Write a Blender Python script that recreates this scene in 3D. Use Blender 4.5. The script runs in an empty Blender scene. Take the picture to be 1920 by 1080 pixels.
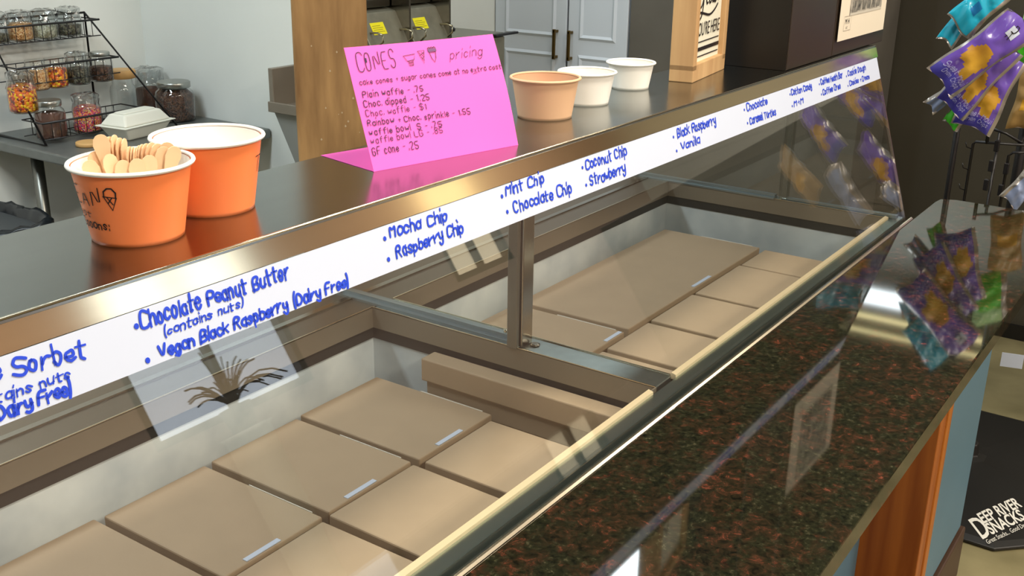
import bpy, bmesh, math, random
from mathutils import Vector, Matrix
random.seed(7)
C = bpy.context.scene.collection
sc = bpy.context.scene
PI = math.pi
V3 = Vector

# ---------------------------------------------------------------- camera
cam = bpy.data.cameras.new('camera'); cam.sensor_width = 36; cam.lens = 37.70; cam.clip_start = .02
camo = bpy.data.objects.new('camera', cam); C.objects.link(camo); sc.camera = camo
R = ((0.568855, -0.270924, 0.776088), (-0.822299, -0.203925, 0.531540), (0.014254, -0.940547, -0.339365))
m = Matrix(((R[0][0], -R[0][1], -R[0][2]), (R[1][0], -R[1][1], -R[1][2]), (R[2][0], -R[2][1], -R[2][2])))
camo.matrix_world = Matrix.Translation((0, 0, 1.68)) @ m.to_4x4()

# ---------------------------------------------------------------- look, world, lights
sc.view_settings.view_transform = 'Standard'; sc.view_settings.look = 'None'
sc.view_settings.gamma = 1; sc.view_settings.use_curve_mapping = False
sc.view_settings.exposure = 0.0
w = bpy.data.worlds.new('world'); sc.world = w; w.use_nodes = True
w.node_tree.nodes['Background'].inputs[0].default_value = (.72, .85, 1, 1)
w.node_tree.nodes['Background'].inputs[1].default_value = .6

def area(name, loc, sx, sy, power, col, rot=(0, 0, 0)):
    l = bpy.data.lights.new(name, 'AREA'); l.shape = 'RECTANGLE'; l.size = sx; l.size_y = sy; l.energy = power; l.color = col
    o = bpy.data.objects.new(name, l); o.location = loc; o.rotation_euler = rot; C.objects.link(o); return o
WARM = (1, .90, .76); COOL = (.86, .96, 1); YEL = (1, .86, .42)
CEIL = 3.2
LAMPS = [((.97, .10, CEIL - .09), .40, .40, 42, WARM, 0), ((2.35, -.05, CEIL - .09), 1.2, .34, 34, WARM, 0), ((2.9, -1.9, CEIL - .09), 1.0, .3, 55, WARM, 0),  # last of these is added fill for the poster and snack bags
         ((.6, 2.5, CEIL - .09), 1.2, .30, 52, COOL, 0), ((3.5, 1.9, CEIL - .09), 1.2, .30, 24, COOL, 0),  # first of these is added fill to brighten the left wall
         ((8.0, 2.2, CEIL - .09), .35, 1.4, 14, COOL, 0), ((7.55, 1.6, CEIL - .09), .08, 1.6, 2.6, YEL, 0), ((7.25, 1.3, CEIL - .09), .06, 1.6, 1.8, YEL, 0),
         ((-1.2, .6, CEIL - .09), 1.2, .5, 14, COOL, 0), ((6.2, -2.4, CEIL - .09), 1.2, .3, 70, WARM, 0), ((.3, -2.0, CEIL - .09), .6, .6, 100, WARM, 0)]  # middle one is added fill to brighten the far wall
for i, (l, sx, sy, p, c, r) in enumerate(LAMPS):
    area('ceiling_or_fill_light', l, sx, sy, p, c)

# ---------------------------------------------------------------- materials
def lin(c):
    return tuple((x / 12.92 if x <= .04045 else ((x + .055) / 1.055) ** 2.4) for x in [v / 255 for v in c])
MATS = {}
def mat(name, col, rough=.5, metal=0, spec=.5, noise=None, stretch=(1, 1, 1), amt=.15, bump=0, col2=None, emis=0, coat=0, sss=0):
    """colour (0-255), optional noise colour variation towards col2, fine bump"""
    if name in MATS: return MATS[name]
    mt = bpy.data.materials.new(name); mt.use_nodes = True; N = mt.node_tree.nodes; L = mt.node_tree.links
    b = N['Principled BSDF']; c = lin(col) + (1,)
    b.inputs['Base Color'].default_value = c; b.inputs['Roughness'].default_value = rough
    b.inputs['Metallic'].default_value = metal; b.inputs['Specular IOR Level'].default_value = spec
    b.inputs['Coat Weight'].default_value = coat
    if emis:
        b.inputs['Emission Color'].default_value = c; b.inputs['Emission Strength'].default_value = emis
    if noise:
        tc = N.new('ShaderNodeTexCoord'); mp = N.new('ShaderNodeMapping'); mp.inputs['Scale'].default_value = stretch
        nz = N.new('ShaderNodeTexNoise'); nz.inputs['Scale'].default_value = noise; nz.inputs['Detail'].default_value = 5
        L.new(tc.outputs['Object'], mp.inputs[0]); L.new(mp.outputs[0], nz.inputs['Vector'])
        rp = N.new('ShaderNodeValToRGB'); L.new(nz.outputs['Fac'], rp.inputs[0])
        c2 = lin(col2) + (1,) if col2 else tuple(x * (1 - amt) for x in c[:3]) + (1,)
        rp.color_ramp.elements[0].position = .3; rp.color_ramp.elements[0].color = c2
        rp.color_ramp.elements[1].position = .7; rp.color_ramp.elements[1].color = c
        L.new(rp.outputs[0], b.inputs['Base Color'])
        if bump:
            bp = N.new('ShaderNodeBump'); bp.inputs['Strength'].default_value = bump; bp.inputs['Distance'].default_value = .002
            L.new(nz.outputs['Fac'], bp.inputs['Height']); L.new(bp.outputs[0], b.inputs['Normal'])
    MATS[name] = mt; return mt

def glass_mat(name, tint=(.96, .98, .97), k=1.0, rough=.0):
    """thin pane: clear body plus a Schlick surface reflection"""
    if name in MATS: return MATS[name]
    mt = bpy.data.materials.new(name); mt.use_nodes = True; N = mt.node_tree.nodes; L = mt.node_tree.links
    N.remove(N['Principled BSDF']); out = N['Material Output']
    tr = N.new('ShaderNodeBsdfTransparent'); tr.inputs[0].default_value = tint + (1,)
    gl = N.new('ShaderNodeBsdfGlossy'); gl.inputs['Roughness'].default_value = rough
    lw = N.new('ShaderNodeLayerWeight'); lw.inputs[0].default_value = .5
    pw = N.new('ShaderNodeMath'); pw.operation = 'POWER'; pw.inputs[1].default_value = 5
    ma = N.new('ShaderNodeMath'); ma.operation = 'MULTIPLY_ADD'; ma.inputs[1].default_value = .93 * k; ma.inputs[2].default_value = .045 * k
    mx = N.new('ShaderNodeMixShader')
    L.new(lw.outputs['Facing'], pw.inputs[0]); L.new(pw.outputs[0], ma.inputs[0]); L.new(ma.outputs[0], mx.inputs[0])
    L.new(tr.outputs[0], mx.inputs[1]); L.new(gl.outputs[0], mx.inputs[2]); L.new(mx.outputs[0], out.inputs[0])
    MATS[name] = mt; return mt

def granite_mat():
    mt = bpy.data.materials.new('granite'); mt.use_nodes = True; N = mt.node_tree.nodes; L = mt.node_tree.links
    b = N['Principled BSDF']; b.inputs['Roughness'].default_value = .045; b.inputs['Specular IOR Level'].default_value = .5
    tc = N.new('ShaderNodeTexCoord')
    def nz(s, d, r=.6, dist=0.):
        n = N.new('ShaderNodeTexNoise'); n.inputs['Scale'].default_value = s; n.inputs['Detail'].default_value = d
        n.inputs['Roughness'].default_value = r; n.inputs['Distortion'].default_value = dist; L.new(tc.outputs['Object'], n.inputs['Vector']); return n
    def ramp(src, stops):
        r = N.new('ShaderNodeValToRGB'); L.new(src, r.inputs[0]); e = r.color_ramp.elements
        e[0].position, e[0].color = stops[0][0], lin(stops[0][1]) + (1,)
        e[1].position, e[1].color = stops[-1][0], lin(stops[-1][1]) + (1,)
        for p, c in stops[1:-1]: x = e.new(p); x.color = lin(c) + (1,)
        return r
    a = ramp(nz(75, 7, .7, .6).outputs['Fac'], [(.36, (12, 12, 8)), (.48, (34, 29, 18)), (.57, (52, 36, 24)), (.65, (92, 48, 34)), (.76, (150, 92, 76))])
    g = ramp(nz(28, 4).outputs['Fac'], [(.42, (0, 0, 0)), (.58, (255, 255, 255))])
    mx = N.new('ShaderNodeMix'); mx.data_type = 'RGBA'
    dk = ramp(nz(130, 6, .7).outputs['Fac'], [(.35, (10, 12, 8)), (.56, (34, 35, 22)), (.74, (76, 72, 54))])
    L.new(g.outputs[0], mx.inputs[0]); L.new(a.outputs[0], mx.inputs[7]); L.new(dk.outputs[0], mx.inputs[6]); L.new(mx.outputs[2], b.inputs['Base Color'])
    return mt

def speckle_mat(name, cols, scale, rough=.4):
    """voronoi cells of several colours: sweets, sprinkles"""
    if name in MATS: return MATS[name]
    mt = bpy.data.materials.new(name); mt.use_nodes = True; N = mt.node_tree.nodes; L = mt.node_tree.links
    b = N['Principled BSDF']; b.inputs['Roughness'].default_value = rough
    tc = N.new('ShaderNodeTexCoord'); vo = N.new('ShaderNodeTexVoronoi'); vo.inputs['Scale'].default_value = scale
    L.new(tc.outputs['Object'], vo.inputs['Vector'])
    sp = N.new('ShaderNodeSeparateColor'); L.new(vo.outputs['Color'], sp.inputs[0])
    r = N.new('ShaderNodeValToRGB'); r.color_ramp.interpolation = 'CONSTANT'; L.new(sp.outputs[0], r.inputs[0])
    e = r.color_ramp.elements; n = len(cols)
    e[0].position = 0; e[0].color = lin(cols[0]) + (1,); e[1].position = 1 / n; e[1].color = lin(cols[1]) + (1,)
    for i in range(2, n): x = e.new(i / n); x.color = lin(cols[i]) + (1,)
    bp = N.new('ShaderNodeBump'); bp.inputs['Strength'].default_value = .8; bp.inputs['Distance'].default_value = .004; bp.invert = True
    L.new(vo.outputs['Distance'], bp.inputs['Height']); L.new(bp.outputs[0], b.inputs['Normal']); L.new(r.outputs[0], b.inputs['Base Color'])
    MATS[name] = mt; return mt

STEEL = mat('brushed_steel', (168, 164, 155), .17, 1, noise=60, stretch=(.02, 1, 1), amt=.12, bump=.03)
STEEL_SHELF = mat('shelf_steel', (140, 144, 141), .19, 1, noise=40, stretch=(.03, 1, 1), amt=.10, bump=.015)
STEEL_DULL = mat('dull_steel', (140, 140, 134), .34, 1, noise=35, stretch=(1, 1, .2), amt=.18, bump=.05)
STEEL_BRIGHT = mat('bright_steel_edge', (225, 214, 190), .22, 1)
TABLE_STEEL = mat('table_steel', (128, 132, 130), .38, .6, noise=20, amt=.15)
RUBBER = mat('black_gasket', (34, 32, 30), .6)
LINER = mat('frosted_liner', (216, 222, 222), .42, 0, noise=9, amt=.2, col2=(176, 186, 192))
KRAFT = mat('kraft_card', (170, 147, 120), .72, noise=14, amt=.07, bump=.02)
KRAFT_SHADED = mat('kraft_card_shaded', (160, 146, 122), .7, noise=14, amt=.07, bump=.02)  # unused kraft copy with the shelf's shade put into its colour
WHITE_STRIP = mat('white_vinyl', (196, 206, 226), .35)
BLUE_INK = mat('blue_marker_ink', (16, 62, 205), .4)
BLACK_INK = mat('black_ink', (24, 18, 22), .5)
PURPLE_INK = mat('purple_ink', (44, 6, 66), .5)
PINK = mat('pink_card', (250, 98, 194), .6)
ORANGE = mat('orange_paper', (255, 138, 76), .38)
WHITE_CUP = mat('white_paper', (243, 240, 232), .4)
KRAFT_CUP = mat('kraft_cup', (220, 178, 140), .55)
STICKW = mat('birch_wood', (244, 204, 160), .6, noise=30, stretch=(1, 1, .2), amt=.1)
GRANITE = granite_mat()
GLASS = glass_mat('clear_glass', (.97, .98, .97), 1.3)
JARGLASS = glass_mat('jar_glass', (.93, .95, .95), 2.0, .03)
WRAP = glass_mat('cling_wrap', (.86, .87, .87), 3.4, .12)
BLACKM = mat('black_metal', (18, 16, 18), .4)
DARKPANEL = mat('dark_laminate', (46, 36, 27), .38, noise=3, amt=.2)
BLACKPANEL = mat('black_laminate', (16, 13, 11), .4)
DARKWALL = mat('dark_cooler_front', (60, 56, 45), .5, 0, noise=4, amt=.15)
WALLW = mat('white_wall_paint', (236, 240, 236), .7, noise=3, amt=.04)
WALLG = mat('grey_wall_paint', (206, 208, 200), .7, noise=3, amt=.05)
CEILM = mat('ceiling_paint', (150, 150, 146), .8)
FLOORM = mat('polished_concrete', (150, 140, 104), .35, noise=4, amt=.2, col2=(112, 104, 74))
CABW = mat('white_cabinet_paint', (202, 210, 218), .45)
BRASS = mat('aged_brass', (120, 98, 56), .35, 1)
BLUEP = mat('blue_panel_paint', (92, 128, 148), .5, noise=5, amt=.05)
WOODP = mat('orange_stained_wood', (186, 108, 40), .42, noise=26, stretch=(1, 1, .06), col2=(142, 72, 20))
WOODT = mat('stained_trim', (70, 48, 34), .5)

# ---------------------------------------------------------------- mesh helpers
class MB:
    def __init__(s): s.v = []; s.f = []; s.mi = []; s.sm = []
    def add(s, vs, fs, mi=0, smooth=False):
        k = len(s.v); s.v += [tuple(v) for v in vs]; s.f += [[k + i for i in f] for f in fs]
        s.mi += [mi] * len(fs); s.sm += [smooth] * len(fs); return s
    def box(s, x0, x1, y0, y1, z0, z1, mi=0):
        vs = [(x, y, z) for z in (z0, z1) for y in (y0, y1) for x in (x0, x1)]
        return s.add(vs, [(0, 2, 3, 1), (4, 5, 7, 6), (0, 1, 5, 4), (2, 6, 7, 3), (0, 4, 6, 2), (1, 3, 7, 5)], mi)
    def prism_x(s, prof, x0, x1, mi=0):
        """profile of (y, z) extruded along X"""
        n = len(prof); vs = [(x0, y, z) for y, z in prof] + [(x1, y, z) for y, z in prof]
        fs = [(i, (i + 1) % n, n + (i + 1) % n, n + i) for i in range(n)] + [list(range(n))[::-1], list(range(n, 2 * n))]
        return s.add(vs, fs, mi)
    def lathe(s, prof, c=(0, 0, 0), n=40, cap0=True, cap1=True, mi=0, a0=0):
        vs = []; fs = []
        for r, z in prof:
            for i in range(n):
                a = a0 + 2 * PI * i / n; vs.append((c[0] + r * math.cos(a), c[1] + r * math.sin(a), c[2] + z))
        for j in range(len(prof) - 1):
            for i in range(n):
                k = (i + 1) % n; fs.append((j * n + i, j * n + k, (j + 1) * n + k, (j + 1) * n + i))
        s.add(vs, fs, mi, True)
        k0 = len(s.v) - len(vs)
        if cap0: s.f.append([k0 + i for i in range(n)][::-1]); s.mi.append(mi); s.sm.append(False)
        if cap1: s.f.append([k0 + (len(prof) - 1) * n + i for i in range(n)]); s.mi.append(mi); s.sm.append(False)
        return s
    def tube(s, pts, r, n=7, mi=0, closed=False):
        pts = [V3(p) for p in pts]; m_ = len(pts); rings = []
        for i, p in enumerate(pts):
            a = pts[i - 1] if (i or closed) else p; b = pts[(i + 1) % m_] if (i < m_ - 1 or closed) else p
            t = (b - a).normalized(); u = t.cross(V3((0, 0, 1)))
            if u.length < .05: u = t.cross(V3((1, 0, 0)))
            u.normalize(); q = t.cross(u)
            rings.append([p + (u * math.cos(2 * PI * k / n) + q * math.sin(2 * PI * k / n)) * r for k in range(n)])
        vs = [v for rg in rings for v in rg]; fs = []
        for j in range(m_ if closed else m_ - 1):
            for k in range(n):
                a = j * n + k; b = j * n + (k + 1) % n; j2 = (j + 1) % m_
                fs.append((a, b, j2 * n + (k + 1) % n, j2 * n + k))
        if not closed: fs += [list(range(n))[::-1], [(m_ - 1) * n + k for k in range(n)]]
        return s.add(vs, fs, mi, True)
    def obj(s, name, mats, parent=None, bevel=0, seg=2, loc=None, fix=True):
        me = bpy.data.meshes.new(name); me.from_pydata(s.v, [], s.f)
        if not isinstance(mats, (list, tuple)): mats = [mats]
        for m_ in mats: me.materials.append(m_)
        me.polygons.foreach_set('material_index', s.mi); me.polygons.foreach_set('use_smooth', s.sm)
        if fix:
            bm = bmesh.new(); bm.from_mesh(me); bmesh.ops.recalc_face_normals(bm, faces=bm.faces); bm.to_mesh(me); bm.free()
        me.update(); o = bpy.data.objects.new(name, me); C.objects.link(o)
        if parent is not None: o.parent = parent
        if loc is not None: o.location = loc
        if bevel:
            bv = o.modifiers.new('bevel', 'BEVEL'); bv.width = bevel; bv.segments = seg; bv.limit_method = 'ANGLE'; bv.angle_limit = .6
        return o

def tag(o, label, cat, group=None, kind=None):
    if label: o['label'] = label
    if cat: o['category'] = cat
    if group: o['group'] = group
    if kind: o['kind'] = kind
    return o
def thing(name, label, cat, loc=(0, 0, 0), rz=0, group=None):
    o = bpy.data.objects.new(name, None); C.objects.link(o); o.location = loc; o.rotation_euler = (0, 0, rz)
    o.empty_display_size = .05; return tag(o, label, cat, group)
def struct(name, mb, mt, **k):
    o = mb.obj(name, mt, **k); o['kind'] = 'structure'; return o
def boxm(*a): return MB().box(*a)

# ---------------------------------------------------------------- hand lettering (one stroke alphabet)
G = {'A': '022842 1434', 'B': '020838473635 153544433202', 'C': '4738180703123243', 'D': '02082846442202', 'E': '48080242 0535', 'F': '480802 0535',
 'G': '4738180703123243452525', 'H': '0208 4248 0545', 'L': '080242', 'M': '0208254842', 'N': '02084248', 'O': '180703123243473818', 'P': '02083847463505',
 'R': '02083847463505 2542', 'S': '4738180706153544433212 03', 'T': '0848 2822', 'U': '080312324348', 'V': '082248', 'Y': '082548 2522', 'K': '0208 4815 2642', 'I': '0802',
 'a': '3526160503122233 3632', 'b': '0802 0516263533221203', 'c': '3526160503122233', 'd': '3526160503122233 3832', 'e': '0434352616050312 2233', 'f': '38281712 0636',
 'g': '3526160503122233 3631201001', 'h': '0802 0516263532', 'i': '0602 0809', 'k': '0802 3604 1432', 'l': '0802', 'm': '0602 05162522 25364542', 'n': '0602 0516263532',
 'o': '16050312223335 2616', 'p': '0600 0516263533221203', 'r': '0602 04152636', 's': '3526160533221203', 't': '18131222 0636', 'u': '0603122233 3632', 'v': '062236',
 'w': '0612253246', 'x': '0632 3602', 'y': '0604132334 3631201001', 'j': '06011000 0807', 'z': '06360232', '1': '172822', '2': '071838474635024 2', '5': '48080535443322 1203',
 '7': '084812', '8': '250617284746250412324425', '$': '473818070615354443321203 2921', '+': '2623 1535', '-': '1535', '.': '0203', ':': '0203 0506', '(': '29171321', ')': '09171301', "'": '0908',
 'J': '4843321203', '3': '0738474635 3544331203', '0': '180703123243473818'}
G['S'] = '47381807061535444332 1203'.replace(' ', ''); G['2'] = '07183847460242'; G['5'] = '4808053544433212 03'.replace(' ', ''); G['G'] = '47381807031232434525'
G['o'] = '160503122233352616'; G['e'] = '043435261605031222 33'.replace(' ', '')

def chaikin(p):
    if len(p) < 3: return p
    q = [p[0]]
    for a, b in zip(p[:-1], p[1:]):
        q.append((a[0] * .75 + b[0] * .25, a[1] * .75 + b[1] * .25)); q.append((a[0] * .25 + b[0] * .75, a[1] * .25 + b[1] * .75))
    q.append(p[-1]); return q
def text_strokes(txt, slant=.12, jit=.12, smooth=1, gap=1.5, seed=1):
    rnd = random.Random(seed); x = 0; out = []
    for ch in txt:
        if ch == ' ': x += 3; continue
        g = G.get(ch)
        if not g: continue
        mxx = 0; dy = rnd.uniform(-.3, .3) * (jit > 0); kx = 1 + rnd.uniform(-.18, .12) * (jit > 0); ky = 1 + rnd.uniform(-.12, .10) * (jit > 0)
        for st in g.split():
            p = [(int(st[i]), int(st[i + 1]) - 2) for i in range(0, len(st), 2)]
            mxx = max(mxx, max(a for a, _ in p))
            p = [(a * kx + rnd.uniform(-jit, jit), b * ky + dy + rnd.uniform(-jit, jit)) for a, b in p]
            for _ in range(smooth): p = chaikin(p)
            out.append([(x + a + slant * b, b) for a, b in p])
        x += mxx + gap
    return out, x - gap
def ribbons(mb, strokes, fn, wd, lift=.0005):
    """strokes in the plane (u, v) -> flat ink ribbons, fn maps (u, v, lift) to 3-D"""
    for st in strokes:
        n = len(st); L_ = []; R_ = []
        for i, (u, v) in enumerate(st):
            a = st[max(i - 1, 0)]; b = st[min(i + 1, n - 1)]; dx, dy = b[0] - a[0], b[1] - a[1]; l = math.hypot(dx, dy) or 1
            dx /= l; dy /= l; e = 0
            if i == 0: e = -wd * .5
            if i == n - 1: e = wd * .5
            u2, v2 = u + dx * e, v + dy * e; k = wd * .5 * (.7 if i in (0, n - 1) else 1)
            L_.append(fn(u2 - dy * k, v2 + dx * k, lift)); R_.append(fn(u2 + dy * k, v2 - dx * k, lift))
        mb.add(L_ + R_, [(i, i + 1, n + i + 1, n + i) for i in range(n - 1)])
def write(name, txt, u0, v0, u1, v1, h, fn, wd, ink, parent, jit=.12, slant=.12, seed=None, smooth=2, gap=1.25):
    st, W = text_strokes(txt, slant, jit, smooth, gap=gap, seed=seed if seed is not None else len(txt) * 7 + int(u0 * 100))
    k = (u1 - u0) / W; sl = (v1 - v0) / (u1 - u0)
    st = [[(u0 + a * k, v0 + a * k * sl + b * h / 6) for a, b in s_] for s_ in st]
    mb = MB(); ribbons(mb, st, fn, wd); return mb.obj(name, ink, parent, fix=False)
def plane_fn(o, u, v, n):
    o, u, v, n = map(V3, (o, u, v, n)); return lambda a, b, l: o + u * a + v * b + n * l
def draw(name, strokes, fn, wd, ink, parent):
    mb = MB(); ribbons(mb, strokes, fn, wd); return mb.obj(name, ink, parent, fix=False)
def font_mesh(name, txt, size, mt, parent, o, u, v, n, sx=1, bold=0, align='LEFT', shear=0):
    """printed lettering laid on a plane"""
    cu = bpy.data.curves.new(name, 'FONT'); cu.body = txt; cu.size = size; cu.align_x = align; cu.offset = bold; cu.shear = shear; cu.resolution_u = 3
    t = bpy.data.objects.new(name, cu); C.objects.link(t); bpy.context.view_layer.update()
    me = bpy.data.meshes.new_from_object(t.evaluated_get(bpy.context.evaluated_depsgraph_get()))
    bpy.data.objects.remove(t)
    o, u, v, n = map(V3, (o, u, v, n))
    for p in me.vertices: p.co = o + u * p.co.x * sx + v * p.co.y + n * .0006
    me.materials.clear(); me.materials.append(mt); me.name = name
    ob = bpy.data.objects.new(name, me); C.objects.link(ob); ob.parent = parent; return ob

# ================================================================ THE ROOM
struct('floor', boxm(-2.6, 9, -3.6, 3.66, -.1, 0), FLOORM)
struct('ceiling', boxm(-2.6, 9, -3.6, 3.66, CEIL, CEIL + .1), CEILM)
struct('wall_left', boxm(-2.6, 2.66, 3.56, 3.66, 0, CEIL), WALLW)
struct('wall_back', MB().box(2.66, 2.76, 2.56, 3.66, 0, CEIL), WALLW)
struct('wall_rear', boxm(2.76, 9, 3.0, 3.1, 0, CEIL), WALLG)
struct('wall_far', boxm(8.6, 8.7, -3.5, 3.0, 0, CEIL), WALLG)
struct('wall_near', boxm(-2.6, -2.5, -3.5, 3.56, 0, CEIL), mat('grey_brown_wall', (120, 112, 100), .7))
WX0, WX1, WZ0, WZ1 = 3.02, 4.15, 1.42, 2.62
FW = mat('brown_front_wall', (184, 158, 146), .7)
struct('wall_front', MB().box(-2.6, WX0, -3.6, -3.5, 0, CEIL).box(WX1, 5.7, -3.6, -3.5, 0, CEIL).box(6.4, 9, -3.6, -3.5, 0, CEIL)
       .box(WX0, WX1, -3.6, -3.5, 0, WZ0).box(WX0, WX1, -3.6, -3.5, WZ1, CEIL).box(5.7, 6.4, -3.6, -3.5, 0, 1.6).box(5.7, 6.4, -3.6, -3.5, 2.62, CEIL), FW)
def window(n, x0, x1, z0, z1, em):
    sky = mat('daylit_pane_%d' % n, (225, 238, 255) if n == 1 else (255, 236, 200), .3, emis=em)
    wn = struct('window_%d' % n, boxm(x0, x1, -3.58, -3.57, z0, z1), sky)
    f = MB(); t = .045
    f.box(x0, x0 + t, -3.565, -3.50, z0, z1).box(x1 - t, x1, -3.565, -3.50, z0, z1).box(x0, x1, -3.565, -3.50, z0, z0 + t).box(x0, x1, -3.565, -3.50, z1 - t, z1)
    f.box((x0 + x1) / 2 - .02, (x0 + x1) / 2 + .02, -3.56, -3.51, z0, z1)
    f.obj('window_frame', mat('dark_frame', (60, 50, 44), .5), wn)
window(1, WX0, WX1, WZ0, WZ1, 3.2)
window(2, 5.7, 6.4, 1.6, 2.62, 2.6)

# housings of the ceiling lamps and of the added fill lamps
for i, (l, sx, sy, p, c, r) in enumerate(LAMPS):
    b = MB(); z0 = CEIL - .085; z1 = CEIL
    b.box(l[0] - sx / 2 - .02, l[0] + sx / 2 + .02, l[1] - sy / 2 - .02, l[1] + sy / 2 + .02, z0, z1)
    tag(b.obj('ceiling_or_fill_housing', mat('lamp_housing', (190, 190, 190), .5)), 'long shallow ceiling light housing above the shop, unseen, some for added fill lamps', 'ceiling light', 'ceiling lights above the shop')

# ================================================================ FREEZER CABINET
GY = .612          # front (customer side) of the steel
X0, X1 = .15, 2.585
ZD = .98
fz = thing('dipping_freezer', 'long steel ice cream dipping freezer with slanted glass guard and a narrow top shelf', 'freezer', (0, 0, 0))
WELLS = [(.22, 1.362, .664, 1.24), (1.42, 2.545, .667, 1.24)]
body = MB(); body.box(X0, X1, GY + .01, 1.44, .12, .64); body.box(X0, X1, GY + .01, .655, .64, .94); body.box(X0, X1, 1.255, 1.44, .64, .955)
body.box(X0, .205, .655, 1.255, .64, .955); body.box(1.376, 1.406, .655, 1.255, .64, .955); body.box(2.56, X1, .655, 1.255, .64, .955)
body.obj('body', STEEL_DULL, fz)
boxm(X0 + .05, X1 - .05, .70, 1.40, 0, .12).obj('plinth', RUBBER, fz)
boxm(X0, X1, 1.242, 1.44, .955, ZD).obj('rear_deck', mat('rear_deck_steel', (128, 118, 104), .36, 1), fz); boxm(X0, X1, 1.300, 1.312, ZD, ZD + .003).obj('rear_rib', STEEL, fz)
for q0, q1 in ((X0, .2178), (1.3642, 1.4178), (2.5472, X1)): boxm(q0, q1, .664, 1.24, .955, ZD).obj('deck', mat('deck_steel', (150, 160, 158), .36, 1, noise=50, stretch=(1, 1, 1), amt=.15, bump=.03), fz, bevel=.0015)
boxm(X0, X1, 1.415, 1.44, ZD, ZD + .012).obj('rear_ledge', STEEL, fz, bevel=.002)
boxm(X0, X1, .632, .656, .94, .979).obj('front_channel', mat('channel_steel', (150, 166, 164), .32, 1), fz)
boxm(X0, X1, .617, .632, .94, .966).obj('glass_groove', RUBBER, fz)
MB().prism_x([(.609, .97), (.6095, .979), (.612, .982), (.615, .982), (.617, .980), (.617, .95), (.609, .95)], X0, X1).obj('front_nosing', STEEL_BRIGHT, fz)
for i, (a, b, c, d) in enumerate(WELLS):
    # collar, gasket and liner of each well: open frames
    def frame(x0, x1, y0, y1, z0, z1, t, mt, nm):
        MB().box(x0 - t, x0, y0 - t, y1 + t, z0, z1).box(x1, x1 + t, y0 - t, y1 + t, z0, z1).box(x0, x1, y0 - t, y0, z0, z1).box(x0, x1, y1, y1 + t, z0, z1).obj(nm, mt, fz)
    frame(a, b, c, d, .942, .981, .0018, mat('collar_steel', (138, 128, 112), .5, .45), 'well_collar')
    frame(a - .003, b + .003, c - .003, d + .003, .920, .942, .006, RUBBER, 'well_gasket')
    frame(a - .005, b + .005, c - .005, d + .005, .655, .920, .006, LINER, 'well_liner')
    boxm(a - .008, b + .008, c - .008, d + .008, .645, .655).obj('well_floor', LINER, fz)
    e0 = a if i == 0 else a + .004
    MB().prism_x([(.656, .975), (.6565, .9835), (.6645, .9855), (.6655, .983), (.6655, .975)], a - .002, b - (.020 if i == 0 else 0)).obj('front_lip', mat('lip_steel', (250, 228, 190), .5, .6), fz)
    for q0, q1, w0, w1 in ((a, b, d, d + .002), (b, b + .002, c, d), (a - .002, a, c, d)): boxm(q0, q1, w0, w1, .980, .9822).obj('bright_edge', STEEL_BRIGHT, fz)
# small lock badge beside the post
MB().lathe([(.0075, 0), (.0085, .0015), (.0085, .003), (.006, .004)], (1.392, .905, ZD), 20).obj('lock_disc', STEEL, fz)
# posts that carry the shelf (two by the divider, one at the far end)
def post(x, nm='guard_post'):
    MB().box(x - .016, x + .016, .916, .942, ZD, 1.372).obj(nm, STEEL, fz, bevel=.002)
    MB().box(x - .028, x - .019, .919, .939, ZD, 1.372).obj('post_cover', STEEL_DULL, fz, bevel=.002)
post(1.385); post(.185); 
MB().box(2.548, 2.572, .914, .934, ZD, 1.372).obj('guard_post', glass_mat('post_acrylic', (.78, .82, .8), 2.5, .08), fz, bevel=.002)
# sneeze guard glass
GA = V3((0, .744, 1.370)); GB = V3((0, .6216, .98)); gv = (GA - GB).normalized(); gn = V3((0, -gv.z, gv.y))
T = .0055
def slab(p0, u, v, n, lu, lv, t):
    p0, u, v, n = map(V3, (p0, u, v, n)); q = [p0, p0 + u * lu, p0 + u * lu + v * lv, p0 + v * lv]
    return MB().add([x - n * 0 for x in q] + [x - n * t for x in q], [(0, 1, 2, 3), (7, 6, 5, 4), (0, 4, 5, 1), (1, 5, 6, 2), (2, 6, 7, 3), (3, 7, 4, 0)])
slab((X0, GB.y, GB.z - .006), (1, 0, 0), gv, gn, 2.567 - X0, .4085, T).obj('front_glass', GLASS, fz)
EDGE = mat('glass_edge', (150, 196, 182), .15, 0)
slab((2.567, GB.y, GB.z - .006), (1, 0, 0), gv, gn, .004, .4085, T).obj('glass_edge_trim', mat('edge_trim', (190, 176, 170), .2, 1), fz)
# side panes: shape in the YZ plane
def side_pane(x, y_front, prof, nm='side_glass', t=.005):
    n = len(prof); vs = [(x, y, z) for y, z in prof] + [(x + t, y, z) for y, z in prof]
    MB().add(vs, [list(range(n)), list(range(n, 2 * n))[::-1]] + [(i, n + i, n + (i + 1) % n, (i + 1) % n) for i in range(n)]).obj(nm, GLASS, fz)
side_pane(2.556, 0, [(.632, .982), (.914, .982), (.914, 1.368), (.752, 1.368)])
side_pane(2.556, 0, [(.936, .982), (1.35, .982), (1.30, 1.16), (.944, 1.368)])
side_pane(1.387, 0, [(.944, .982), (1.35, .982), (1.30, 1.16), (.944, 1.368)])
for x in (1.383, 2.552):
    MB().box(x - .010, x + .022, .944, 1.35, ZD, ZD + .004).box(x - .001, x + .013, .944, 1.35, ZD + .004, ZD + .011).obj('glass_shoe', mat('shoe_clear', (150, 162, 166), .34, .9), fz)
boxm(2.552, 2.566, .64, .914, ZD, ZD + .008).obj('glass_shoe', mat('shoe_clear', (150, 162, 166), .34, .9), fz)
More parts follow.
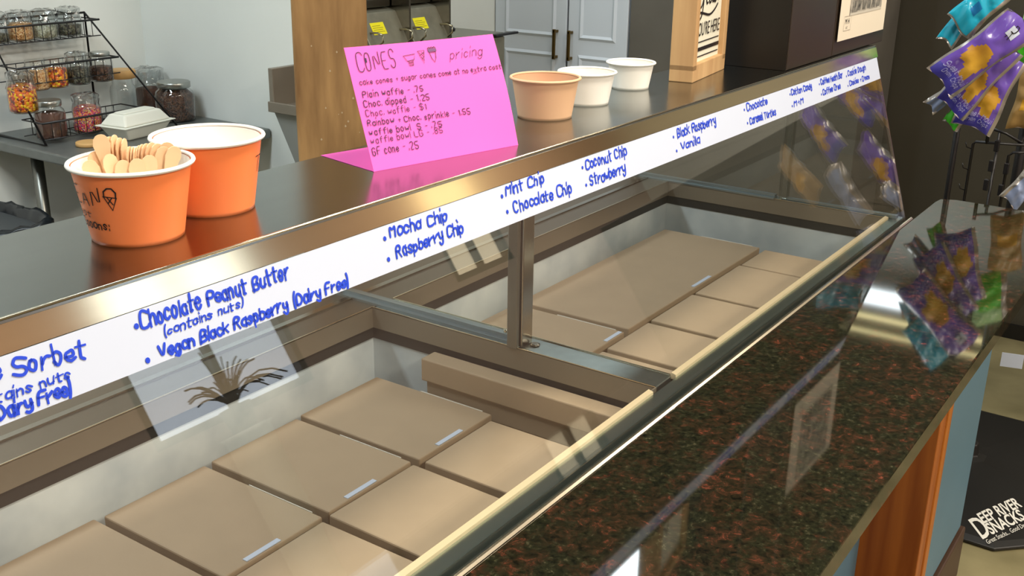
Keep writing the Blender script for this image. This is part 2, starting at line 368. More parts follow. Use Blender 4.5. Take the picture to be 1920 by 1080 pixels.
# corner clamps at the rear of the panes
for x in (1.39, 2.555, .185):
    MB().box(x - .012, x + .012, 1.335, 1.36, ZD, ZD + .03).obj('glass_clamp', STEEL, fz, bevel=.003)
    MB().tube([(x, 1.347, ZD + .03), (x, 1.345, 1.12)], .004).obj('clamp_rod', STEEL_BRIGHT, fz)
MB().lathe([(.004, 0), (.004, .006)], (1.378, .955, ZD + .016), 10).obj('clamp_screw', STEEL_BRIGHT, fz)
# top shelf
SZ = 1.377
sh = MB(); sh.prism_x([(.7445, 1.371), (.7465, SZ), (.944, SZ), (.944, 1.357), (.941, 1.357), (.941, 1.369), (.7585, 1.369)], X0, 2.568)
sh.obj('top_shelf', STEEL_SHELF, fz, bevel=.0012)
slab(V3((X0, GB.y, GB.z)) + gv * .3895 + gn * .0015, (1, 0, 0), gv, gn, 2.569 - X0, .0225, .003).obj('shelf_front_band', mat('band_steel', (196, 182, 152), .11, 1, noise=60, stretch=(.02, 1, 1), amt=.1, bump=.02), fz)
MB().tube([(X0, .7462, 1.3765), (2.568, .7462, 1.3765)], .0014, 6).obj('shelf_bead', STEEL_BRIGHT, fz)
# white label strip on the glass
strip = slab(V3((X0, GB.y, GB.z)) + gv * .3396 + gn * .0015, (1, 0, 0), gv, gn, 2.560 - X0, .0492, .0012).obj('label_strip', WHITE_STRIP, fz)
sf = plane_fn(GB + gn * .0018, (1, 0, 0), gv, gn)
TX = [('ade Sorbet', 0.3614, 0.3741, 0.4601, 0.3666, 0.0143), ('(contains nuts', 0.3541, 0.3575, 0.4421, 0.3555, 0.0074), ('Dairy Free)', 0.3783, 0.3443, 0.4387, 0.3431, 0.0100),
('*', 0.5114, 0.3763), ('Chocolate Peanut Butter', 0.5157, 0.3731, 0.6858, 0.3704, 0.0135), ('(contains nuts)', 0.5331, 0.3600, 0.6235, 0.3610, 0.0072), ('*', 0.5122, 0.3457), ('Vegan Black Raspberry (Dairy Free)', 0.5245, 0.3434, 0.7582, 0.3425, 0.0105),
('*', 0.827, 0.3757), ('Mocha Chip', 0.8352, 0.3743, 0.9337, 0.3719, 0.0125), ('*', 0.8245, 0.3532), ('Raspberry Chip', 0.8379, 0.3516, 0.9567, 0.3520, 0.0125),
('*', 1.0447, 0.3763), ('Mint Chip', 1.0536, 0.3758, 1.1399, 0.3747, 0.0118), ('*', 1.0479, 0.356), ('Chocolate Chip', 1.0612, 0.3517, 1.1969, 0.3500, 0.0130),
('*', 1.2353, 0.3766), ('Coconut Chip', 1.2432, 0.3721, 1.3576, 0.3727, 0.0135), ('*', 1.2347, 0.3521), ('Strawberry', 1.2449, 0.3493, 1.3438, 0.3493, 0.0135),
('*', 1.5088, 0.3739), ('Black Raspberry', 1.5222, 0.3708, 1.6654, 0.3708, 0.0135), ('*', 1.5097, 0.3516), ('Vanilla', 1.5257, 0.3496, 1.5939, 0.3501, 0.0130),
('*', 1.7864, 0.377), ('Chocolate', 1.7965, 0.3736, 1.8895, 0.3731, 0.0125), ('*', 1.7887, 0.3527), ('Caramel Turtles', 1.7989, 0.3492, 1.9207, 0.3486, 0.0125),
('*', 2.0053, 0.3756), ('Cotton Candy', 2.0121, 0.3727, 2.1225, 0.372, 0.0115), ('*', 2.0047, 0.3528), ('M+M', 2.0147, 0.3504, 2.0638, 0.3509, 0.0117),
('*', 2.1673, 0.3751), ('Coffee Heath Bar', 2.1756, 0.373, 2.3101, 0.3721, 0.0113), ('*', 2.1687, 0.354), ('Coffee Oreo', 2.177, 0.3518, 2.2854, 0.3512, 0.0114),
('*', 2.3342, 0.3716), ('Cookie Dough', 2.3447, 0.3705, 2.4665, 0.3706, 0.0115), ('*', 2.3333, 0.3507), ('Cookies + Cream', 2.3439, 0.3496, 2.4809, 0.3488, 0.0105)]
bul = MB()
for t in TX:
    if t[0] == '*':
        r = .0024 if t[1] < 1.2 else .0021; c = (t[1], t[2]); n = 10
        ring = [sf(c[0] + r * math.cos(2 * PI * i / n), c[1] + r * 1.1 * math.sin(2 * PI * i / n), .0005) for i in range(n)]
        bul.add(ring, [list(range(n))])
    else:
        wd = .0026 if t[5] > .009 else .0016
        write('handwriting', t[0], t[1], t[2], t[3], t[4], t[5], sf, wd, BLUE_INK, strip, jit=.34, slant=.16)
bul.obj('bullet_dots', BLUE_INK, strip, fix=False)['kind'] = 'stuff'

# ---------------------------------------------------------------- cartons in the wells
def carton(x0, x1, y0, y1, zt, label, mt, slip=None, group=None, z0=.655, rz=0):
    cx, cy = (x0 + x1) / 2, (y0 + y1) / 2
    t = thing('cardboard_carton', label, 'carton', (cx, cy, z0), rz, group)
    a, b, h = (x1 - x0) / 2, (y1 - y0) / 2, zt - z0
    MB().box(-a + .001, a - .001, -b + .001, b - .001, 0, h - .012).obj('box_body', mt, t, bevel=.0015)
    lid = MB().box(-a, a, -b, b, h - .042, h).obj('lid', mt, t, bevel=.0025)
    if slip:
        u0, u1 = slip
        MB().box(u0 - cx, u1 - cx, -b + .003, -b + .011, h, h + .0012).obj('paper_slip', WHITE_STRIP, t)
        MB().box(a - .0005, a + .0003, -b + .02, b * .2, h - .001, h + .0006).obj('tape_edge', WHITE_CUP, t)
    return t
zt = .875
carton(.385, .555, .95, 1.19, zt, 'carton in the left well, rear row, at the left picture edge', KRAFT)
carton(.566, .730, .945, 1.19, zt, 'carton second from the left picture edge, rear row of the left well', KRAFT)
carton(.742, .917, .94, 1.185, zt, 'carton with a white slip, leftmost of the three slipped cartons in the left well', KRAFT, (.782, .842))
carton(.930, 1.108, .94, 1.185, zt + .001, 'carton with a white slip, middle of the three slipped cartons in the left well', KRAFT, (.971, 1.033))
carton(1.122, 1.312, .935, 1.19, zt, 'carton with a white slip, farthest of the slipped cartons in the left well', KRAFT, (1.173, 1.236))
carton(.55, .715, .685, .925, zt + .004, 'tan front row carton of the left well nearest the bottom picture edge', KRAFT)
carton(.728, .905, .685, .928, zt + .004, 'tan front row carton of the left well, second from the bottom edge', KRAFT)
carton(.917, 1.095, .685, .928, zt + .006, 'tan front row carton of the left well, second from the divider', KRAFT, rz=-.015)
carton(1.118, 1.290, .685, .922, zt + .002, 'tan front row carton of the left well beside the carton on edge', KRAFT)
carton(1.328, 1.360, .70, 1.088, .893, 'flat brown carton on edge against the divider of the left well', KRAFT)
carton(1.322, 1.360, .69, 1.095, .932, 'flat brown carton lying on top of the upright one against the divider', KRAFT, z0=.894)
carton(1.455, 1.765, .935, 1.20, zt, 'carton with a white slip in the right well beside the steel divider', KRAFT, (1.700, 1.760))
carton(1.782, 2.458, .935, 1.20, zt + .001, 'very wide brown carton filling most of the rear row of the right well', KRAFT, (2.09, 2.18))
carton(1.455, 1.655, .685, .922, zt, 'tan carton in the front row of the right well nearest the divider', KRAFT)
carton(1.672, 1.840, .685, .922, zt, 'tan carton in the front row of the right well, second from the divider', KRAFT)
carton(1.852, 2.046, .685, .922, zt + .001, 'tan carton in the middle of the front row of the right well', KRAFT)
carton(2.060, 2.300, .685, .922, zt, 'wide tan carton in the front row of the right well, fourth from the divider', KRAFT)
carton(2.312, 2.458, .685, .922, zt - .002, 'tan carton at the far end of the front row of the right well', KRAFT)

# ================================================================ GRANITE COUNTER AND BASE
gr = MB(); gp = [(.15, .29), (2.74, .29), (2.80, .31), (2.825, .36), (2.83, .56), (2.81, .612), (2.76, .612), (.15, .612)]
gr2 = [(.15, .288), (2.74, .288), (2.802, .308), (2.828, .36), (2.833, .57), (2.815, .605), (2.775, .609), (.15, .609)]
n = len(gr2); gr.add([(x, y, .9795) for x, y in gr2] + [(x, y, .945) for x, y in gr2], [list(range(n)), list(range(n, 2 * n))[::-1]] + [(i, (i + 1) % n, n + (i + 1) % n, n + i) for i in range(n)])
tag(gr.obj('granite_countertop', GRANITE, bevel=.0025), 'polished dark brown and green speckled granite countertop in front of the freezer', 'countertop')
cb = thing('counter_base', 'blue panelled counter base with orange wooden posts under the granite', 'counter', (0, 0, 0))
boxm(.15, 2.188, .53, .606, .10, .9445).obj('recessed_panel', BLUEP, cb)
boxm(2.283, 2.675, .40, .60, .16, .9445).obj('blue_panel', BLUEP, cb)
for x in (2.19, .85):
    boxm(x, x + .055, .40, .606, .04, .9445).obj('wooden_post', WOODP, cb, bevel=.002)
    boxm(x + .056, x + .092, .396, .606, .04, .9445).obj('post_fascia', mat('post_fascia_wood', (204, 130, 50), .4, noise=26, stretch=(1, 1, .06), col2=(170, 96, 30)), cb, bevel=.003)
boxm(.15, 2.70, .39, .60, 0, .15).obj('kick_board', WOODT, cb, bevel=.004)

# ================================================================ THINGS ON THE SHELF
def paper_cup(name, label, c, rb, rt, h, outm, inm, group=None):
    t = thing(name, label, 'cup', (c[0], c[1], SZ))
    MB().lathe([(rb - .003, .002), (rb, 0), (rb + (rt - rb) * .05, .004), (rt - .0005, h - .003)], n=64, cap1=False).obj('cup_wall', outm, t)
    MB().lathe([(rt - .0018, h - .003), (rb - .0012, .006)], n=64, cap0=False).obj('cup_inside', inm, t)
    p = [(rt + .0012 + .0022 * math.cos(a), h - .0022 + .0022 * math.sin(a)) for a in [k * PI / 4 for k in range(9)]]
    MB().lathe(p, n=64, cap0=False, cap1=False).obj('rolled_rim', inm if outm is ORANGE else outm, t)
    return t
CREAM = mat('cream_rim', (250, 226, 190), .45)
c1 = paper_cup('paper_tub', 'orange paper tub full of wooden spoons with black handwriting', (.604, .845), .0422, .0545, .073, ORANGE, WHITE_CUP)
c2 = paper_cup('paper_tub', 'empty orange paper tub behind the one with wooden spoons', (.7115, .8655), .0422, .0545, .077, ORANGE, WHITE_CUP)
KIN = mat('kraft_inside', (200, 156, 122), .6)
paper_cup('paper_tub', 'brown kraft paper cup beside the pink sign', (1.350, .870), .0405, .0503, .060, KRAFT_CUP, KIN)
WI = mat('white_cup_inside', (240, 232, 216), .4)
paper_cup('paper_tub', 'medium white paper cup standing between the kraft cup and the small white cup', (1.488, .880), .0355, .0445, .052, WHITE_CUP, WI)
paper_cup('paper_tub', 'smallest white paper cup, next to the wood framed sign', (1.666, .898), .0323, .0401, .046, WHITE_CUP, WI)
def cyl_fn(rb, rt, h):
    def f(u, v, l):   # u angle*radius measured in metres at mid radius, v height
        r = rb + (rt - rb) * v / h + l + .0003; return V3((r * math.cos(u), r * math.sin(u), v))
    return f
cf = cyl_fn(.0422, .0545, .073)
def wr(t, a0, a1, z, h, par, fn, wd, slant=.05):
    # the angle is stretched so that one unit of u is a radian: ribbons are built in (angle, height/.048)
    st, W = text_strokes(t, slant, .1, 1, seed=5); k = (a1 - a0) / W
    st = [[(a0 + a * k, (z + b * h / 6) / .048) for a, b in s_] for s_ in st]
    g = lambda u, v, l: fn(u, v * .048, l)
    mb = MB(); ribbons(mb, st, g, wd / .048, .0003); return mb.obj('handwriting', BLACK_INK, par, fix=False)
D = math.radians
wr('CLEAN', D(-236), D(-161), .040, .016, c1, cf, .0012)
wr('test', D(-215), D(-181), .028, .006, c1, cf, .0009)
wr('Spoons:', D(-205), D(-158), .017, .008, c1, cf, .0013)
wr('T', D(-68), D(-52), .040, .015, c2, cyl_fn(.0422, .0545, .077), .0016)
# ice cream cone doodle
a, z = D(-151), .040
cone = [[(a - .10, z + .010), (a + .03, z - .003), (a + .13, z + .009), (a - .10, z + .010)],
        [(a - .09, z + .010), (a - .08, z + .015), (a - .01, z + .018), (a + .07, z + .018), (a + .13, z + .014), (a + .12, z + .009)],
        [(a - .03, z + .009), (a + .05, z + .003)], [(a + .05, z + .009), (a - .03, z + .004)]]
mb = MB(); ribbons(mb, [[(u, v / .048) for u, v in s_] for s_ in cone], lambda u, v, l: cf(u, v * .048, l), .0014 / .048, .0003); mb.obj('cone_doodle', BLACK_INK, c1, fix=False)

# wooden spoons (paddles) standing in the tub
def paddle(name):
    prof = [(-.046, .0042), (-.043, .0062), (-.036, .0072), (-.028, .0066), (-.018, .0046), (0, .004), (.02, .0042), (.030, .0062), (.038, .0078), (.044, .0066), (.047, .0040), (.048, .0014)]
    mb = MB(); t = .0006; vs = []
    for z, w_ in prof: vs += [(-w_, -t, z), (w_, -t, z), (w_, t, z), (-w_, t, z)]
    fs = [(0, 3, 2, 1)]
    for i in range(len(prof) - 1):
        for k in range(4): fs.append((4 * i + k, 4 * i + (k + 1) % 4, 4 * i + 4 + (k + 1) % 4, 4 * i + 4 + k))
    k = 4 * (len(prof) - 1); fs.append((k, k + 1, k + 2, k + 3)); mb.add(vs, fs); return mb.obj(name, STICKW)
pd0 = paddle('wooden_spoon'); first = True
RV = V3((.819, -.574, 0)); BV = V3((.574, .819, 0))    # picture right / away from the camera
spoons = [(-.040, .004, .072, -.35, .1), (-.034, .014, .078, -.30, .3), (-.026, .012, .094, -.10, .0), (-.020, .004, .077, -.12, .5), (-.018, .020, .090, -.02, 1.0), (-.013, .022, .091, .02, 1.1), (-.0085, .022, .088, .05, 1.1), (-.004, .022, .087, .10, 1.2),
          (0, .018, .080, .06, 1.2), (.003, .020, .079, .08, 1.3), (.006, .018, .079, .10, 1.25), (.009, .020, .080, .12, 1.2), (.012, .02, .081, .14, 1.1), (.016, .018, .082, .16, 1.0), (.021, .016, .083, .20, .9), (.027, .014, .082, .24, .6), (.033, .008, .080, .26, .2), (.037, .012, .083, .28, .1), (.043, .006, .080, .34, .3),
          (-.008, .002, .071, .0, .2), (.006, .0, .072, .1, .1), (.018, .002, .074, .15, .2)]
for s_, b_, top, lean, tw in spoons:
    o = pd0 if first else pd0.copy()
    if not first: C.objects.link(o)
    first = False
    topp = V3((.604, .845, SZ + top)) + RV * s_ * .95 + BV * b_; ax = (RV * math.sin(lean) + BV * (b_ * 5) * .3 + V3((0, 0, math.cos(lean)))).normalized()
    cen = topp - ax * .047; x = (RV * math.cos(tw) + BV * math.sin(tw)); x = (x - ax * x.dot(ax)).normalized(); y = ax.cross(x)
    M = Matrix((x, y, ax)).transposed().to_4x4(); M.translation = cen; o.matrix_world = M
    tag(o, 'flat pale wooden spoon standing among others in the orange tub', 'spoon', 'wooden spoons in the orange tub')

# pink price sign
ps = thing('price_sign', 'bright pink folded card listing cone prices in handwriting', 'sign', (.928, .836, SZ))
PU = V3((.977, -.2135, 0)); PV = V3((.076, .345, .936)).normalized(); PN = PU.cross(PV).normalized()
if PN.y > 0: PN = -PN
PW, PH = .2345, .1486
mb = MB(); nu, nv = 10, 8; vs = []
for j in range(nv + 1):
    for i in range(nu + 1):
        u, v = i / nu, j / nv; off = -.003 * math.sin(PI * u) * v + .0035 * max(0, u - .8) * math.sin(PI * v) * 5
        vs.append(PU * u * PW + PV * v * PH + PN * off)
nn = len(vs); vs += [p - PN * .0004 for p in vs]; q = lambda i, j: j * (nu + 1) + i
fs = []
for j in range(nv):
    for i in range(nu):
        fs.append((q(i, j), q(i + 1, j), q(i + 1, j + 1), q(i, j + 1))); fs.append(tuple(nn + k for k in (q(i, j + 1), q(i + 1, j + 1), q(i + 1, j), q(i, j))))
mb.add(vs, fs, 0, True); panel = mb.obj('front_panel', PINK, ps, fix=False)
FB = V3((.2135, .977, 0)).normalized()
slab(V3((0, 0, .0006)), PU, FB, (0, 0, 1), PW, .112, .0004).obj('base_flap', PINK, ps)
pf_ = plane_fn((0, 0, 0), PU, PV, PN)
def pf(u, v, l):
    uu, vv = u / PW, v / PH; off = -.003 * math.sin(PI * min(max(uu, 0), 1)) * vv + .0035 * max(0, uu - .8) * math.sin(PI * vv) * 5
    return pf_(u, v, l + off + .0004)
for t, u0, v0, u1, v1, h, wd in [('CONES', .0126, .1185, .0705, .1205, .0215, .0012), ('cake cones + sugar cones come at no extra cost', .0099, .1030, .2330, .1023, .0062, .0010),
    ('Plain waffle - .75', .0099, .0880, .1019, .0867, .0074, .0012), ('Choc. dipped - 1.25', .0082, .0766, .1078, .0754, .0074, .0012), ('Choc. waffle - $1', .0079, .0651, .0994, .0642, .0074, .0010),
    ('Rainbow + Choc. sprinkle - 1.55', .0071, .0543, .1666, .0502, .0072, .0012), ('waffle bowl  S - .75', .0061, .0429, .1162, .0406, .0072, .0012), ('waffle bowl LG - .85', .0054, .0327, .1155, .0326, .0072, .0010),
    ('GF cone - .25', .0041, .0190, .0727, .0185, .0090, .0012), ('pricing', .1555, .1223, .2070, .1229, .0110, .0009)]:
    write('handwriting', t, u0, v0, u1, v1, h, pf, wd * .86, PURPLE_INK, panel, gap=1.9, jit=.05, slant=.05 if t != 'pricing' else .35, smooth=2 if t == 'pricing' else 1)
draw('underline', [[(.1865, .1005), (.1935, .1012)]], pf, .0007, PURPLE_INK, panel)
draw('cone_drawings', [[(.0838, .1323), (.1021, .1335), (.0990, .1265), (.0880, .1255), (.0838, .1323)], [(.0895, .1255), (.0905, .1196), (.0962, .1198), (.0972, .1262)], [(.0908, .1235), (.0962, .1238)], [(.0920, .1250), (.0925, .1200)], [(.0948, .1250), (.0945, .1200)],
    [(.1074, .1364), (.1176, .1369), (.1135, .1208), (.1074, .1364)], [(.1090, .1345), (.1155, .1290)], [(.1130, .1350), (.1160, .1320)], [(.1165, .1345), (.1095, .1310)], [(.1150, .1290), (.1115, .1262)], [(.1110, .1290), (.1145, .1245)],
    [(.1240, .1384), (.1361, .1388), (.1335, .1260), (.1305, .1208), (.1270, .1260), (.1240, .1384)], [(.1240, .1390), (.1260, .1400), (.1280, .1390), (.1300, .1402), (.1320, .1390), (.1340, .1402), (.1361, .1390)], [(.1255, .1330), (.1350, .1332)]], pf, .0008, BLACK_INK, panel)
draw('dipped_top', [[(.1262, .1360), (.1344, .1362)]], pf, .0052, mat('grey_crayon', (112, 70, 118), .6), panel)
draw('heart', [[(.0271, .1300), (.0271, .1330)]], pf, .0026, PURPLE_INK, panel)

# wood framed sign
fs_ = thing('framed_sign', 'wood framed white sign with black script and the words YOU\'RE HERE', 'sign', (1.782, .834, SZ), math.atan2(.031, .214))
WOODL = mat('pale_pine', (206, 170, 122), .55, noise=22, stretch=(1, 1, .08), col2=(170, 130, 86))
FW_, FD, FH = .206, .045, .30; b = .020
MB().box(0, FW_, 0, FD, 0, .031).box(0, FW_, 0, FD, FH - b, FH).box(0, b, 0, FD, b, FH - b).box(FW_ - b, FW_, 0, FD, b, FH - b).obj('frame', WOODL, fs_, bevel=.0015)
boxm(b, FW_ - b, .010, FD - .005, b, FH - b).obj('sign_board', mat('sign_white', (226, 224, 206), .5), fs_)
sgn = [c_ for c_ in C.objects if c_.parent == fs_ and c_.name.startswith('sign_board')][0]
sp = dict(o=(0, 0, 0), u=(1, 0, 0), v=(0, 0, 1), n=(0, -1, 0))
ff = plane_fn((0, .0095, 0), (1, 0, 0), (0, 0, 1), (0, -1, 0))
font_mesh('lettering', "YOU'RE HERE", .0345, BLACK_INK, sgn, (.030, .0095, .077), (1, 0, 0), (0, 0, 1), (0, -1, 0), sx=.72)
draw('script_word', [chaikin(chaikin(s_)) for s_ in [
    [(.070, .150), (.058, .158), (.044, .150), (.040, .134), (.048, .126), (.060, .132), (.068, .146), (.066, .128), (.060, .112), (.044, .104), (.036, .112), (.044, .120), (.074, .116), (.110, .110), (.140, .118), (.158, .128)],
    [(.080, .190), (.082, .150), (.086, .132), (.094, .134)], [(.120, .150), (.110, .154), (.102, .142), (.104, .132), (.114, .134), (.122, .150), (.122, .134), (.130, .134)],
    [(.150, .148), (.140, .154), (.134, .142), (.136, .132), (.146, .134), (.154, .150), (.158, .192), (.156, .134), (.166, .138)], [(.036, .176), (.050, .186), (.046, .166), (.060, .166), (.066, .180), (.076, .184)]]], ff, .0042, BLACK_INK, sgn)
draw('stripes', [[(.028, .066), (.178, .066)], [(.028, .040), (.178, .040)]], ff, .0032, BLACK_INK, sgn)
draw('thick_stripe', [[(.028, .053), (.178, .053)]], ff, .0100, BLACK_INK, sgn)

# dark upright box with the poster
bx = thing('display_case', 'tall dark brown and black case standing on the far end of the steel shelf', 'cabinet', (2.04, .757, SZ))
boxm(0, .258, 0, .19, .0005, .70).obj('left_panel', [DARKPANEL], bx, bevel=.002)
boxm(-.003, -.0005, .002, .19, .0005, .70).obj('side_panel', BLACKPANEL, bx)
boxm(.264, .62, .001, .19, .0005, .70).obj('right_panel', DARKPANEL, bx, bevel=.002)
boxm(.257, .265, .012, .188, .0005, .70).obj('seam', BLACKPANEL, bx)
po = thing('poster', 'white paper notice with a black and white building picture taped to the dark case', 'poster', (2.312, .7525, 1.408), 0)
slab((0, 0, 0), (1, 0, 0), (0, 0, 1), (0, -1, 0), .325, .25, .0006).obj('paper_sheet', mat('cream_paper', (226, 216, 196), .6), po)
sheet = C.objects[-1] if False else [c_ for c_ in C.objects if c_.parent == po][0]
pp = plane_fn((0, -.0001, 0), (1, 0, 0), (0, 0, 1), (0, -1, 0))
# the picture: drawn storefront in greys
def quadp(nm, u0, u1, v0, v1, mt, par, l=.0004):
    return MB().add([pp(u0, v0, l), pp(u1, v0, l), pp(u1, v1, l), pp(u0, v1, l)], [(0, 1, 2, 3)]).obj(nm, mt, par, fix=False)
quadp('picture', .060, .285, .050, .235, mat('photo_grey', (70, 68, 62), .6, noise=45, col2=(205, 198, 184)), sheet)
for k in range(6): quadp('picture_window', .075 + k * .034, .098 + k * .034, .058, .080, mat('photo_dark', (42, 40, 38), .6, noise=80, col2=(150, 146, 136)), sheet, .0008)
quadp('picture_roof', .070, .270, .084, .096, mat('photo_mid', (70, 66, 62), .6, noise=50, col2=(160, 156, 148)), sheet, .0008)
quadp('picture_street', .062, .283, .050, .055, mat('photo_light', (196, 190, 176), .6), sheet, .0008)
draw('crest', [[(.030, .020), (.030, .050), (.075, .050), (.075, .020), (.030, .020)]], pp, .0012, mat('grey_ink', (150, 140, 128), .6), sheet)
font_mesh('lettering', 'M H', .016, BLACK_INK, sheet, (.037, 0, .034), (1, 0, 0), (0, 0, 1), (0, -1, 0))
font_mesh('lettering', 'LLC', .007, BLACK_INK, sheet, (.044, 0, .024), (1, 0, 0), (0, 0, 1), (0, -1, 0))

# ================================================================ BEHIND THE COUNTER
# timber pillar
PIL = mat('rough_timber', (180, 142, 92), .8, noise=22, stretch=(1, 1, .16), col2=(122, 90, 54), bump=.5)
pl = MB(); 
pr = [(-.088, -.09), (.088, -.09), (.09, .088), (-.09, .088)]
n = 4; zs = [0, .6, 1.2, 1.8, 2.5, CEIL]
vs = []; rnd = random.Random(3)
for z in zs: vs += [(x + rnd.uniform(-.003, .003), y, z) for x, y in pr]
fs = [(4 * j + i, 4 * j + (i + 1) % 4, 4 * j + 4 + (i + 1) % 4, 4 * j + 4 + i) for j in range(len(zs) - 1) for i in range(4)] + [(3, 2, 1, 0), tuple(20 + i for i in range(4))]
pl.add(vs, fs); pila = pl.obj('timber_pillar', PIL, bevel=.006); pila.location = (1.95, 1.885, 0); pila.rotation_euler = (0, 0, D(-46))
tag(pila, 'rough square brown timber pillar standing behind the shelf', 'pillar')
chips = MB()
for k in range(14):
    u, z_ = rnd.uniform(-.08, .08), rnd.uniform(1.12, 1.36); r = rnd.uniform(.0012, .0028)
    chips.add([(u - r, -.0907, z_), (u, -.0907, z_ - r), (u + r, -.0907, z_), (u, -.0907, z_ + r * 1.6)], [(0, 1, 2, 3)])
ch = chips.obj('paint_flecks', mat('paint_fleck', (190, 170, 138), .7), pila, fix=False)

# steel back table
TZ = .9
tb = thing('prep_table', 'grey steel prep table against the white wall with jars on it', 'table', (0, 0, 0))
boxm(1.945, 2.655, 2.88, 3.555, TZ - .035, TZ).obj('table_top', TABLE_STEEL, tb, bevel=.006)
for x, y in ((2.02, 2.97), (2.6, 2.97), (2.02, 3.34), (2.6, 3.48)): MB().tube([(x, y, .0), (x, y, TZ - .035)], .02, 12).obj('leg', STEEL_DULL, tb)
boxm(1.98, 2.62, 2.95, 3.5, .28, .30).obj('lower_shelf', TABLE_STEEL, tb)

# wire rack
rk = thing('wire_rack', 'three tier black wire rack of candy jars against the left wall', 'rack', (0, 0, 0))
xa, xb = 1.99, 2.375
def slope(t): return (3.225 + .275 * t, TZ + .385 * t)     # from front foot to top back
mb = MB()
for x in (xa, xb):
    y0, z0 = slope(0); y1, z1 = slope(1); y0 -= .145 if x == xb else 0
    xf = x + (.045 if x == xb else 0); MB().tube([(x, 3.50, TZ + .004), (xf, y0, TZ + .004), (x, y1, z1), (x, 3.50, TZ + .004)], .0044).obj('side_frame', BLACKM, rk)
for nm, t in (('basket', .02), ('basket', .38), ('basket', .70)):
    y, z = slope(t); zb = z + .012 + (.03 if t > .1 else 0); y1 = y + .115; zt_ = zb + .055
    b = MB(); b.tube([(xa, y, zt_), (xb, y, zt_)], .0038); b.tube([(xa, y, zb), (xb, y, zb)], .002)
    b.tube([(xa, y1, zb), (xb, y1, zb)], .002); b.tube([(xa, y1, zt_), (xb, y1, zt_)], .002)
    b.tube([(xa, y, zt_), (xa, y1, zt_)], .0025); b.tube([(xb, y, zt_), (xb, y1, zt_)], .0025)
    for k in range(1, 12):
        x = xa + (xb - xa) * k / 12; b.tube([(x, y, zt_), (x, y, zb), (x, y1, zb), (x, y1, zt_)], .0017, 5)
    b.obj(nm, BLACKM, rk)
MB().tube([(xa, 3.50, slope(1)[1]), (xb, 3.50, slope(1)[1])], .004).obj('top_rail', BLACKM, rk)
b = MB()
for k in range(12):
    x = xa + .02 + k * .031; b.tube([(x, 3.50, slope(1)[1]), (x, 3.49, slope(1)[1] - .022)], .0015, 5)
b.obj('rail_hooks', BLACKM, rk)
MB().tube([(2.06, 3.502, 1.287), (2.09, 3.52, 1.30), (2.26, 3.52, 1.30), (2.30, 3.502, 1.287)], .003).obj('top_loop', BLACKM, rk)

def jar(label, c, r, h, fillm, fh, top, group=None, name='candy_jar', cat='jar', wrap_seed=1):
    t = thing(name, label, cat, c)
    pr = [(r * .86, 0), (r * .97, h * .03), (r, h * .10), (r, h * .66), (r * .93, h * .76), (r * .78, h * .82), (r * .76, h * .98)]
    MB().lathe(pr, n=28, cap1=False).obj('glass', JARGLASS, t)
    if fh > 0: MB().lathe([(r * .80, .004), (r * .92, h * .05), (r * .94, h * .1), (r * .94, h * min(fh, .66)), (r * .6, h * (fh + .02))], n=28).obj('contents', fillm, t)
    if top == 'metal':
        MB().lathe([(r * .82, h * .86), (r * .84, h * .87), (r * .84, h * .99), (r * .80, h * 1.01)], n=32).obj('lid', mat('jar_lid', (170, 172, 168), .3, 1), t)
    elif top == 'wood':
        MB().lathe([(r * 1.0, h * .96), (r * 1.08, h * .97), (r * 1.08, h * 1.13), (r * 1.02, h * 1.15)], n=32).obj('lid', mat('bamboo', (206, 162, 102), .5), t)
    elif top == 'wrap':
        rn = random.Random(wrap_seed); m_ = MB(); n = 26; rings = []
        for j, (rr, z_) in enumerate([(.99, .62), (.88, .80), (.92, .92), (.95, 1.02), (.60, 1.08), (.2, 1.06)]):
            rings += [(r * rr * (1 + rn.uniform(-.09, .09)) * math.cos(2 * PI * i / n), r * rr * (1 + rn.uniform(-.09, .09)) * math.sin(2 * PI * i / n), h * z_ * (1 + rn.uniform(-.03, .03))) for i in range(n)]
        fs = [(j * n + i, j * n + (i + 1) % n, (j + 1) * n + (i + 1) % n, (j + 1) * n + i) for j in range(5) for i in range(n)]
        m_.add(rings, fs); m_.obj('cling_film', WRAP, t)
    return t
ORM = speckle_mat('orange_sweets', [(236, 140, 20), (250, 200, 30), (200, 60, 20), (120, 40, 20), (240, 110, 20)], 130)
RNB = speckle_mat('rainbow_sprinkles', [(220, 60, 70), (230, 90, 130), (240, 160, 60), (120, 60, 140), (200, 40, 60), (240, 200, 120)], 260)
BRN = speckle_mat('chocolate_bits', [(60, 34, 22), (84, 50, 34), (44, 26, 20), (100, 66, 44)], 200)
GRN = speckle_mat('dark_bits', [(52, 50, 38), (84, 84, 64), (40, 34, 28), (110, 104, 84)], 180)
NUT = speckle_mat('chopped_nuts', [(206, 150, 90), (220, 170, 110), (170, 110, 60), (230, 190, 140)], 220)
CHO = mat('cocoa_powder', (92, 58, 44), .8, noise=60, amt=.3)
PLE = speckle_mat('pale_bits', [(176, 176, 150), (150, 150, 128), (196, 194, 176)], 180)
y, z = slope(.70); zt3 = z + .044; yt = y + .057
for x, f, fh, l in ((2.02, GRN, .3, 'leftmost wrapped jar on the top tier of the wire rack, cut by the picture edge'), (2.105, NUT, .62, 'film covered jar of chopped nuts on the top tier of the wire rack'), (2.195, PLE, .5, 'film covered jar of pale bits on the top tier of the wire rack'), (2.292, GRN, .42, 'film covered jar of dark bits at the right of the top tier')):
    jar(l, (x, yt, zt3), .042, .092, f, fh, 'wrap', wrap_seed=int(x * 1000))
y, z = slope(.38); zt2 = z + .044; yt = y + .057
